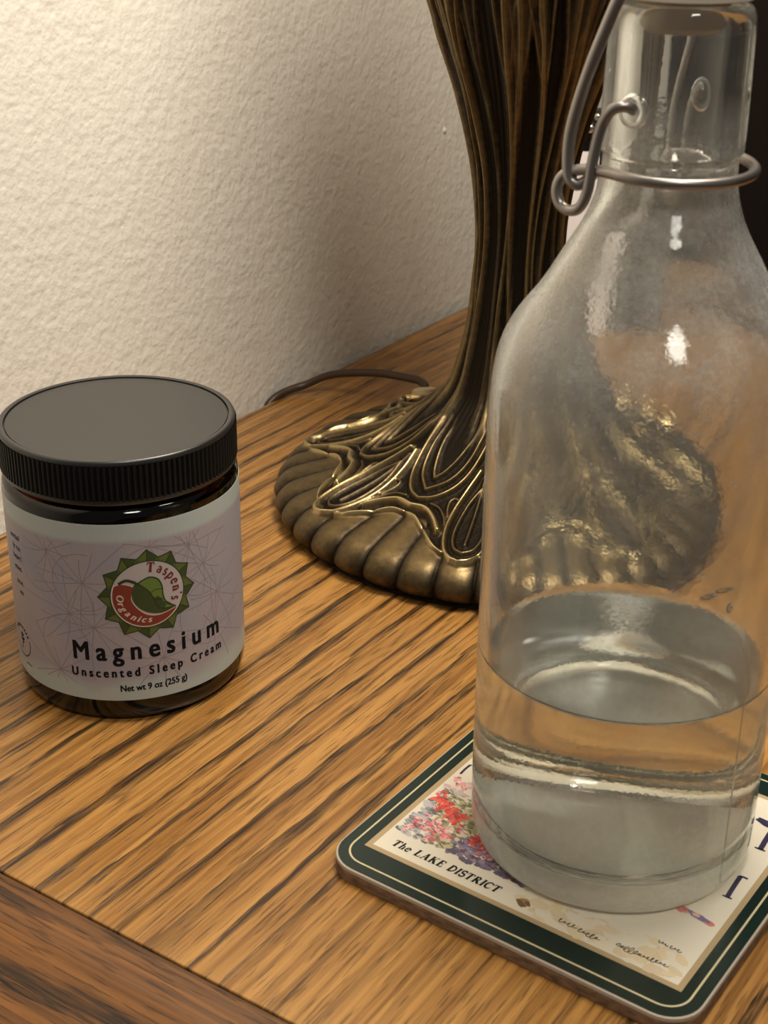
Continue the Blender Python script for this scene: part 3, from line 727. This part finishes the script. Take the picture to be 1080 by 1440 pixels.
clusters = [((4.9, 29), 2.0, RED, 30), ((8.5, 27), 2.4, RED, 40), ((14, 24.3), 2.6, RED, 55), ((11, 26), 1.6, RED, 18), ((23.3, 19), 1.7, RED, 28), ((25, 21.5), 1.4, RED, 16),
            ((12.8, 17.7), 2.8, PNK, 50), ((8.1, 17.3), 2.2, PNK, 26), ((12.4, 12.4), 1.8, PNK, 16), ((5.5, 13.4), 1.6, PNK, 14), ((5.0, 18.3), 1.1, PNK, 8), ((16, 15.4), 1.6, PNK, 14), ((30, 15), 1.2, PNK, 10), ((27, 16.5), 1.6, PNK, 10), ((6, 38.5), 1.8, PNK, 10), ((3.6, 40), 1.2, PNK, 8), ((18, 20), 1.2, PNK, 8)]
for (cx_, cy_), s_, pal, n in clusters:
    for k in range(n): lst.append((max(3.4, cx_+R_.gauss(0, s_*.55)), max(11, cy_+R_.gauss(0, s_*.55)), R_.uniform(.28, .75), R_.uniform(1, 1.6), R_.uniform(0, 3), R_.choice(pal)))
for k in range(330):
    x, y = R_.uniform(3.3, 44), R_.uniform(10.9, 35)
    if pic_in(x, y): lst.append((x, y, R_.uniform(.10, .2), R_.uniform(3, 7), R_.uniform(-.7, .2), R_.choice([(.10, .09, .07), (.16, .13, .09), (.08, .07, .10)])))
dabs('flower_print', lst, 4)
# dark path edge and the brownish wash near the lower edge, plus a small striped flag
lst = []
for k in range(60):
    t = k/59; lst.append((22+t*21, 13.2-1.6*t+R_.gauss(0, .25), R_.uniform(.35, .7), 2.5, -.1, R_.choice([(.16, .07, .07), (.10, .05, .06), (.24, .12, .12)])))
for k in range(150):
    t = R_.random(); lst.append((45+t*44, 4.0+R_.uniform(-1.6, 9)*(.4+.6*R_.random()), R_.uniform(.8, 2.0), R_.uniform(1, 2), R_.uniform(-.6, .6), R_.choice([(.72, .60, .40), (.70, .58, .38), (.75, .66, .50), (.66, .55, .38), (.74, .68, .56), (.73, .67, .54)])))
for k in range(14): lst.append((46.6+R_.gauss(0, 1.0), 4.9+R_.gauss(0, .6), R_.uniform(.4, .9), 1.4, -.3, R_.choice([(.16, .10, .05), (.34, .22, .10)])))
for k in range(26): t = R_.random(); lst.append((80+t*8, 27.4-1.2*t+R_.gauss(0, .5), R_.uniform(.4, .8), 2.4, -.2, R_.choice([(.62, .20, .16), (.20, .16, .28), (.70, .45, .38)])))
dabs('scene_print', lst, 4)

# ------------------------------------------------------------------ glass bottle
BW = W(.0625, .3293); BX, BY = BW.x, BW.y
def glass_mat(name, haze, hz_lo, hz_hi):
    t = NT(name); c = t.coord(); sp = t.n('ShaderNodeSeparateXYZ'); t.put(sp.inputs[0], c)
    gl_ = t.n('ShaderNodeBsdfGlass'); gl_.inputs['Color'].default_value = (.97, .985, .975, 1); gl_.inputs['IOR'].default_value = 1.5; gl_.inputs['Roughness'].default_value = .012
    n = t.noise(c, 55, 4, .6); n2 = t.noise(c, 700, 2, .6)
    mist = t.math('MULTIPLY', t.ramp(n, [(.3, .35), (.7, 1)]), t.ramp(n2, [(.25, .5), (.75, 1)]))
    up_ = t.ramp(t.math('MULTIPLY', sp.outputs[2], 5.0), [(.0, .45), (.30, .5), (.62, .6), (.78, 1), (hz_hi, 1), (hz_hi+.06, .2)])
    f = t.math('MULTIPLY', t.math('MULTIPLY', mist, up_), haze)
    df = t.n('ShaderNodeBsdfDiffuse'); df.inputs[0].default_value = (.82, .82, .80, 1)
    tr = t.n('ShaderNodeBsdfTranslucent'); tr.inputs[0].default_value = (.82, .82, .80, 1)
    m1 = t.n('ShaderNodeMixShader'); m1.inputs[0].default_value = .5; t.put(m1.inputs[1], df.outputs[0]); t.put(m1.inputs[2], tr.outputs[0])
    bmp = t.bump(t.math('MULTIPLY', n2, up_), .12, .0004); t.put(gl_.inputs['Normal'], bmp)
    m2 = t.n('ShaderNodeMixShader'); t.put(m2.inputs[0], f); t.put(m2.inputs[1], gl_.outputs[0]); t.put(m2.inputs[2], m1.outputs[0])
    return t.done(m2.outputs[0])
M['glass'] = glass_mat('misted_bottle_glass', .62, .25, .93)
bottle = empty('glass_bottle', (BX, BY, CT+.0002), 'clear misted swing-top glass bottle part filled with water on the green coaster', 'bottle')
outer = crom([(0, .0030), (.020, .0026), (.029, .0010), (.0335, .0002), (.0362, .0016), (.0376, .0052), (.0379, .0110), (.0380, .0300), (.0380, .0800), (.0380, .1150), (.0376, .1275), (.0361, .1374), (.0331, .1445), (.0272, .1528), (.0224, .1611), (.0184, .1681), (.0161, .1742), (.0151, .1795), (.0149, .1832)], 5)
collar = crom([(.0150, .1842), (.0157, .1850), (.0159, .1870), (.0158, .1990), (.0155, .2110), (.0150, .2142), (.0139, .2158), (.0122, .2162), (.0110, .2154), (.0106, .2130)], 5)
innerp = crom([(.0105, .2100), (.0104, .1960), (.0106, .1850), (.0116, .1770), (.0140, .1715), (.0168, .1668), (.0206, .1600), (.0252, .1520), (.0305, .1440), (.0333, .1368), (.0347, .1272), (.0350, .1150), (.0350, .0800), (.0350, .0300), (.0349, .0150), (.0338, .0105), (.0310, .0085), (.0200, .0078), (0, .0082)], 5)
gb = lathe('glass_body', np.concatenate([outer, collar, innerp]), M['glass'], bottle, 128)
tg = NT('clear_inner_glass'); gi = tg.n('ShaderNodeBsdfGlass'); gi.inputs['Color'].default_value = (.985, .99, .985, 1); gi.inputs['IOR'].default_value = 1.5; gi.inputs['Roughness'].default_value = 0
gb.data.materials.append(tg.done(gi.outputs[0])); n_in = (len(innerp)-2)*128+128
for q in range(len(gb.data.polygons)-n_in, len(gb.data.polygons)): gb.data.polygons[q].material_index = 1
# stippled underside of the base, whitened in place of light through the water
tb = NT('whitened_base_glass'); ga = tb.n('ShaderNodeBsdfGlass'); ga.inputs['IOR'].default_value = 1.5; ga.inputs['Roughness'].default_value = .25
tb1 = tb.n('ShaderNodeBsdfTranslucent'); tb1.inputs[0].default_value = (.93, .93, .90, 1); tb2 = tb.n('ShaderNodeBsdfDiffuse'); tb2.inputs[0].default_value = (.93, .93, .90, 1)
ma = tb.n('ShaderNodeMixShader'); ma.inputs[0].default_value = .6; tb.put(ma.inputs[1], tb1.outputs[0]); tb.put(ma.inputs[2], tb2.outputs[0])
mb = tb.n('ShaderNodeMixShader'); mb.inputs[0].default_value = .9; tb.put(mb.inputs[1], ga.outputs[0]); tb.put(mb.inputs[2], ma.outputs[0])
gb.data.materials.append(tb.done(mb.outputs[0]))
for q in gb.data.polygons:
    if q.material_index == 0 and q.center.z < .0034 and math.hypot(q.center.x, q.center.y) < .0352: q.material_index = 2
# mould seam on the right flank
ang = math.radians(-67.3+50)
sm_path = [((.0380)*math.cos(ang), .0380*math.sin(ang), z) for z in np.linspace(.006, .062, 24)]
tube('mould_seam', sm_path, .00022, M['glass'], bottle, 6)
# stopper
M['rubber'] = plain('beige_stopper', (.50, .36, .22), .5); M['cap'] = plain('ivory_stopper_cap', (.66, .60, .50), .35)
stp = lathe('stopper', [(0, .2100), (.0080, .2100), (.0094, .2112), (.0098, .2160), (.0098, .2166), (0, .2166)], M['rubber'], bottle, 48)
lathe('stopper_cap', list(map(tuple, crom([(0, .2167), (.0130, .2167), (.0146, .2180), (.0146, .2215), (.0120, .2255), (.0070, .2285), (.0040, .2295), (0, .2297)], 4))), M['cap'], stp, 48)
# wire fittings: e1 points out through the near pivot, e2 to its right
ea = math.radians(-99.3); e1 = np.array([math.cos(ea), math.sin(ea), 0]); e2 = np.array([-math.sin(ea), math.cos(ea), 0]); e3 = np.array([0, 0, 1.])
def bl(p): return p[0]*1e-3*e1+p[1]*1e-3*e2+(p[2]*1e-3-CT-.0002)*e3
tw = NT('zinc_wire')
M['wire'] = tw.done(tw.principled(Base_Color=(.36, .33, .31), Metallic=.95, Roughness=.34))
WR = .00125
def lever(flip):
    side = [(14.6, -.6, 200.3), (16.2, -1.2, 201.0), (17.6, -2.5, 201.1), (18.6, -4.2, 199.9), (19.0, -5.9, 196.4), (19.5, -7.0, 189.6), (19.9, -7.6, 182.8), (20.2, -9.2, 179.0), (20.3, -11.9, 177.9), (20.2, -14.6, 179.0), (20.0, -15.7, 182.0), (19.6, -14.6, 185.0), (19.2, -11.5, 186.6), (18.6, -7.5, 187.2)]
    return [(flip*a, b, c) for a, b, c in side]
near = lever(1); far = lever(-1)
ring = []
for k in range(1, 18):                                   # round the front of the neck from the near loop to the far one
    t = k/18; a = math.radians(-22+ t*224)
    rr_ = 19.0
    ring.append((rr_*math.cos(a), rr_*math.sin(a)*.97, 187.4-1.0*math.sin(PI*t)))
lev = crom([bl(q) for q in near+ring+far[::-1]], 6)
tube('lever_wire', lev, WR, M['wire'], bottle, 10)
def bail(s): return [(s*17.0, -8.2, 186.2), (s*18.2, -9.4, 184.4), (s*19.4, -11.0, 183.6), (s*19.9, -12.8, 185.4), (s*20, -13.2, 192.4), (s*20, -11.9, 199.4), (s*20, -9.0, 208.6), (s*19.5, -6.1, 216.7), (s*18.6, -3.4, 224.0), (s*15.5, -1.2, 231.0), (s*9.0, -.2, 235.0)]
b1 = bail(1); b2 = bail(-1)
tube('bail_wire', crom([bl(q) for q in b1+[(0, 0, 235.8)]+b2[::-1]], 6), WR*1.06, M['wire'], bottle, 10)
# dimple that takes the wire
for s in (1, -1):
    o = lathe('pivot_dimple', list(map(tuple, crom([(.0022, .0008), (.0030, .0009), (.0036, .0002), (.0037, -.0006)], 4))), M['glass'], bottle, 24)
    o.location = Vector(bl((s*15.6, -.4, 200.2))); o.rotation_euler = Vector(s*e1).to_track_quat('Z', 'Y').to_euler()

# stray drops clinging to the glass
def blob(name, ang_deg, z, w, h_):
    bm = bmesh.new(); bmesh.ops.create_icosphere(bm, subdivisions=2, radius=1)
    for v in bm.verts: v.co = Vector((v.co.x*.0006, v.co.y*w, v.co.z*h_))
    o = from_bm(name, bm, M['water'], bottle, True); a = math.radians(ang_deg)
    o.location = (.0381*math.cos(a), .0381*math.sin(a), z); o.rotation_euler = (0, 0, a); return o
# water
twt = NT('water')
gw = twt.n('ShaderNodeBsdfGlass'); gw.inputs['Color'].default_value = (.985, .995, .99, 1); gw.inputs['IOR'].default_value = 1.333; gw.inputs['Roughness'].default_value = 0
M['water'] = twt.done(gw.outputs[0])
wl = .0567
wp = [(0, wl), (.030, wl), (.0335, wl+.0002), (.0346, wl+.0007), (.03515, wl+.0016), (.03515, .0300), (.03505, .0148), (.0340, .0103), (.0311, .0083), (.0200, .0076), (0, .0080)]
wo = lathe('water', wp, M['water'], None, 128, label='clear water filling the lower part of the misted glass bottle', cat='water')
wo.location = (BX, BY, CT+.0002)
for a_, z_, w_, h_ in ((-40, .0925, .0022, .0007), (-34, .0935, .0026, .0006), (-31, .0885, .0009, .0014)):
    blob('drop', a_, z_, w_, h_)
la.cycles.is_caustics_light = True                        # let the added key light through bottle and water
gb.cycles.is_caustics_caster = True; wo.cycles.is_caustics_caster = True; gb.cycles.is_caustics_receiver = True
for o in coaster.children: o.cycles.is_caustics_receiver = True
bm = bmesh.new(); bm.from_mesh(wo.data); bmesh.ops.recalc_face_normals(bm, faces=bm.faces[:]); bm.to_mesh(wo.data); bm.free()
for o in list(bottle.children)+list(jar.children)+list(stp.children):
    if o.type == 'MESH' and o.name.split('.')[0] in ('glass_body', 'cream_fill', 'stopper', 'stopper_cap', 'lid'):
        bm = bmesh.new(); bm.from_mesh(o.data); bmesh.ops.recalc_face_normals(bm, faces=bm.faces[:]); bm.to_mesh(o.data); bm.free()

# ------------------------------------------------------------------ jewelled frame and white card behind the lamp
fa = math.radians(-72)
FX, FY = -.335, .700
fr = empty('picture_frame', (FX, FY, 0), 'small dark picture frame edged with glass beads standing behind the lamp stem', 'frame', fa+PI/2)
M['frame'] = plain('pewter_black', (.035, .034, .033), .4, Metallic=.7)
M['bead_s'] = plain('silver_bead', (.60, .59, .56), .15, Metallic=1.0); M['bead_d'] = plain('smoky_bead', (.06, .065, .06), .08, Coat_Weight=1.0)
def fbox(name, lo, hi, mat, bev=.001): return box(name, lo, hi, mat, fr, bevel=bev)
fw0, fw1, fh, fb = -.027, .043, .1195, .014
fbox('back_board', (fw0+.002, .0045, .002), (fw1-.002, .007, fh-.002), M['frame'])
fbox('rail', (fw0, -.002, fh-fb), (fw1, .0045, fh), M['frame']); fbox('rail', (fw0, -.002, 0), (fw1, .0045, fb), M['frame'])
fbox('stile', (fw0, -.002, fb), (fw0+fb, .0045, fh-fb), M['frame']); fbox('stile', (fw1-fb, -.002, fb), (fw1, .0045, fh-fb), M['frame'])
fbox('easel_leg', (.004, .007, .0), (.016, .0095, .08), M['frame']).rotation_euler = (0, 0, 0)
bmb = bmesh.new(); bmesh.ops.create_icosphere(bmb, subdivisions=2, radius=1)
bme = bpy.data.meshes.new('bead'); bmb.to_mesh(bme); bmb.free(); bme.polygons.foreach_set('use_smooth', [True]*len(bme.polygons))
bme.materials.append(M['bead_s']); bme2 = bme.copy(); bme2.materials.clear(); bme2.materials.append(M['bead_d'])
rb = random.Random(3)
spots = []
x = fw0+.0035
while x < fw1-.002: spots += [(x, fh-.0035), (x+.003, fh-.0095)]; x += .0062
z = .006
while z < fh-.018: spots += [(fw0+.0035, z), (fw0+.0098, z+.003), (fw1-.0035, z), (fw1-.0098, z+.003)]; z += .0064
for x, z in spots:
    o = bpy.data.objects.new('bead', bme if rb.random() < .45 else bme2); s_ = rb.uniform(.0020, .0031)
    o.scale = (s_, s_*.75, s_); o.location = (x+rb.uniform(-.0005, .0005), -.0025, z); link(o, fr)
M['card'] = plain('white_card', (.86, .80, .80), .5)
cardp = rounded_rect(-.0130, 0, .0130, .0985, .0035, 6)
card = prism('white_card', [(x, y) for x, y in cardp], -.0008, .0008, M['card'], None, label='narrow white card with rounded corners leaning against the beaded frame', cat='card')
ct, st_ = math.cos(fa+PI/2), math.sin(fa+PI/2)
cx_, cy_ = -.0085, -.0115
card.location = (FX+cx_*ct-cy_*st_, FY+cx_*st_+cy_*ct, .0004); card.rotation_euler = (math.radians(86.5), math.radians(0), fa+PI/2)
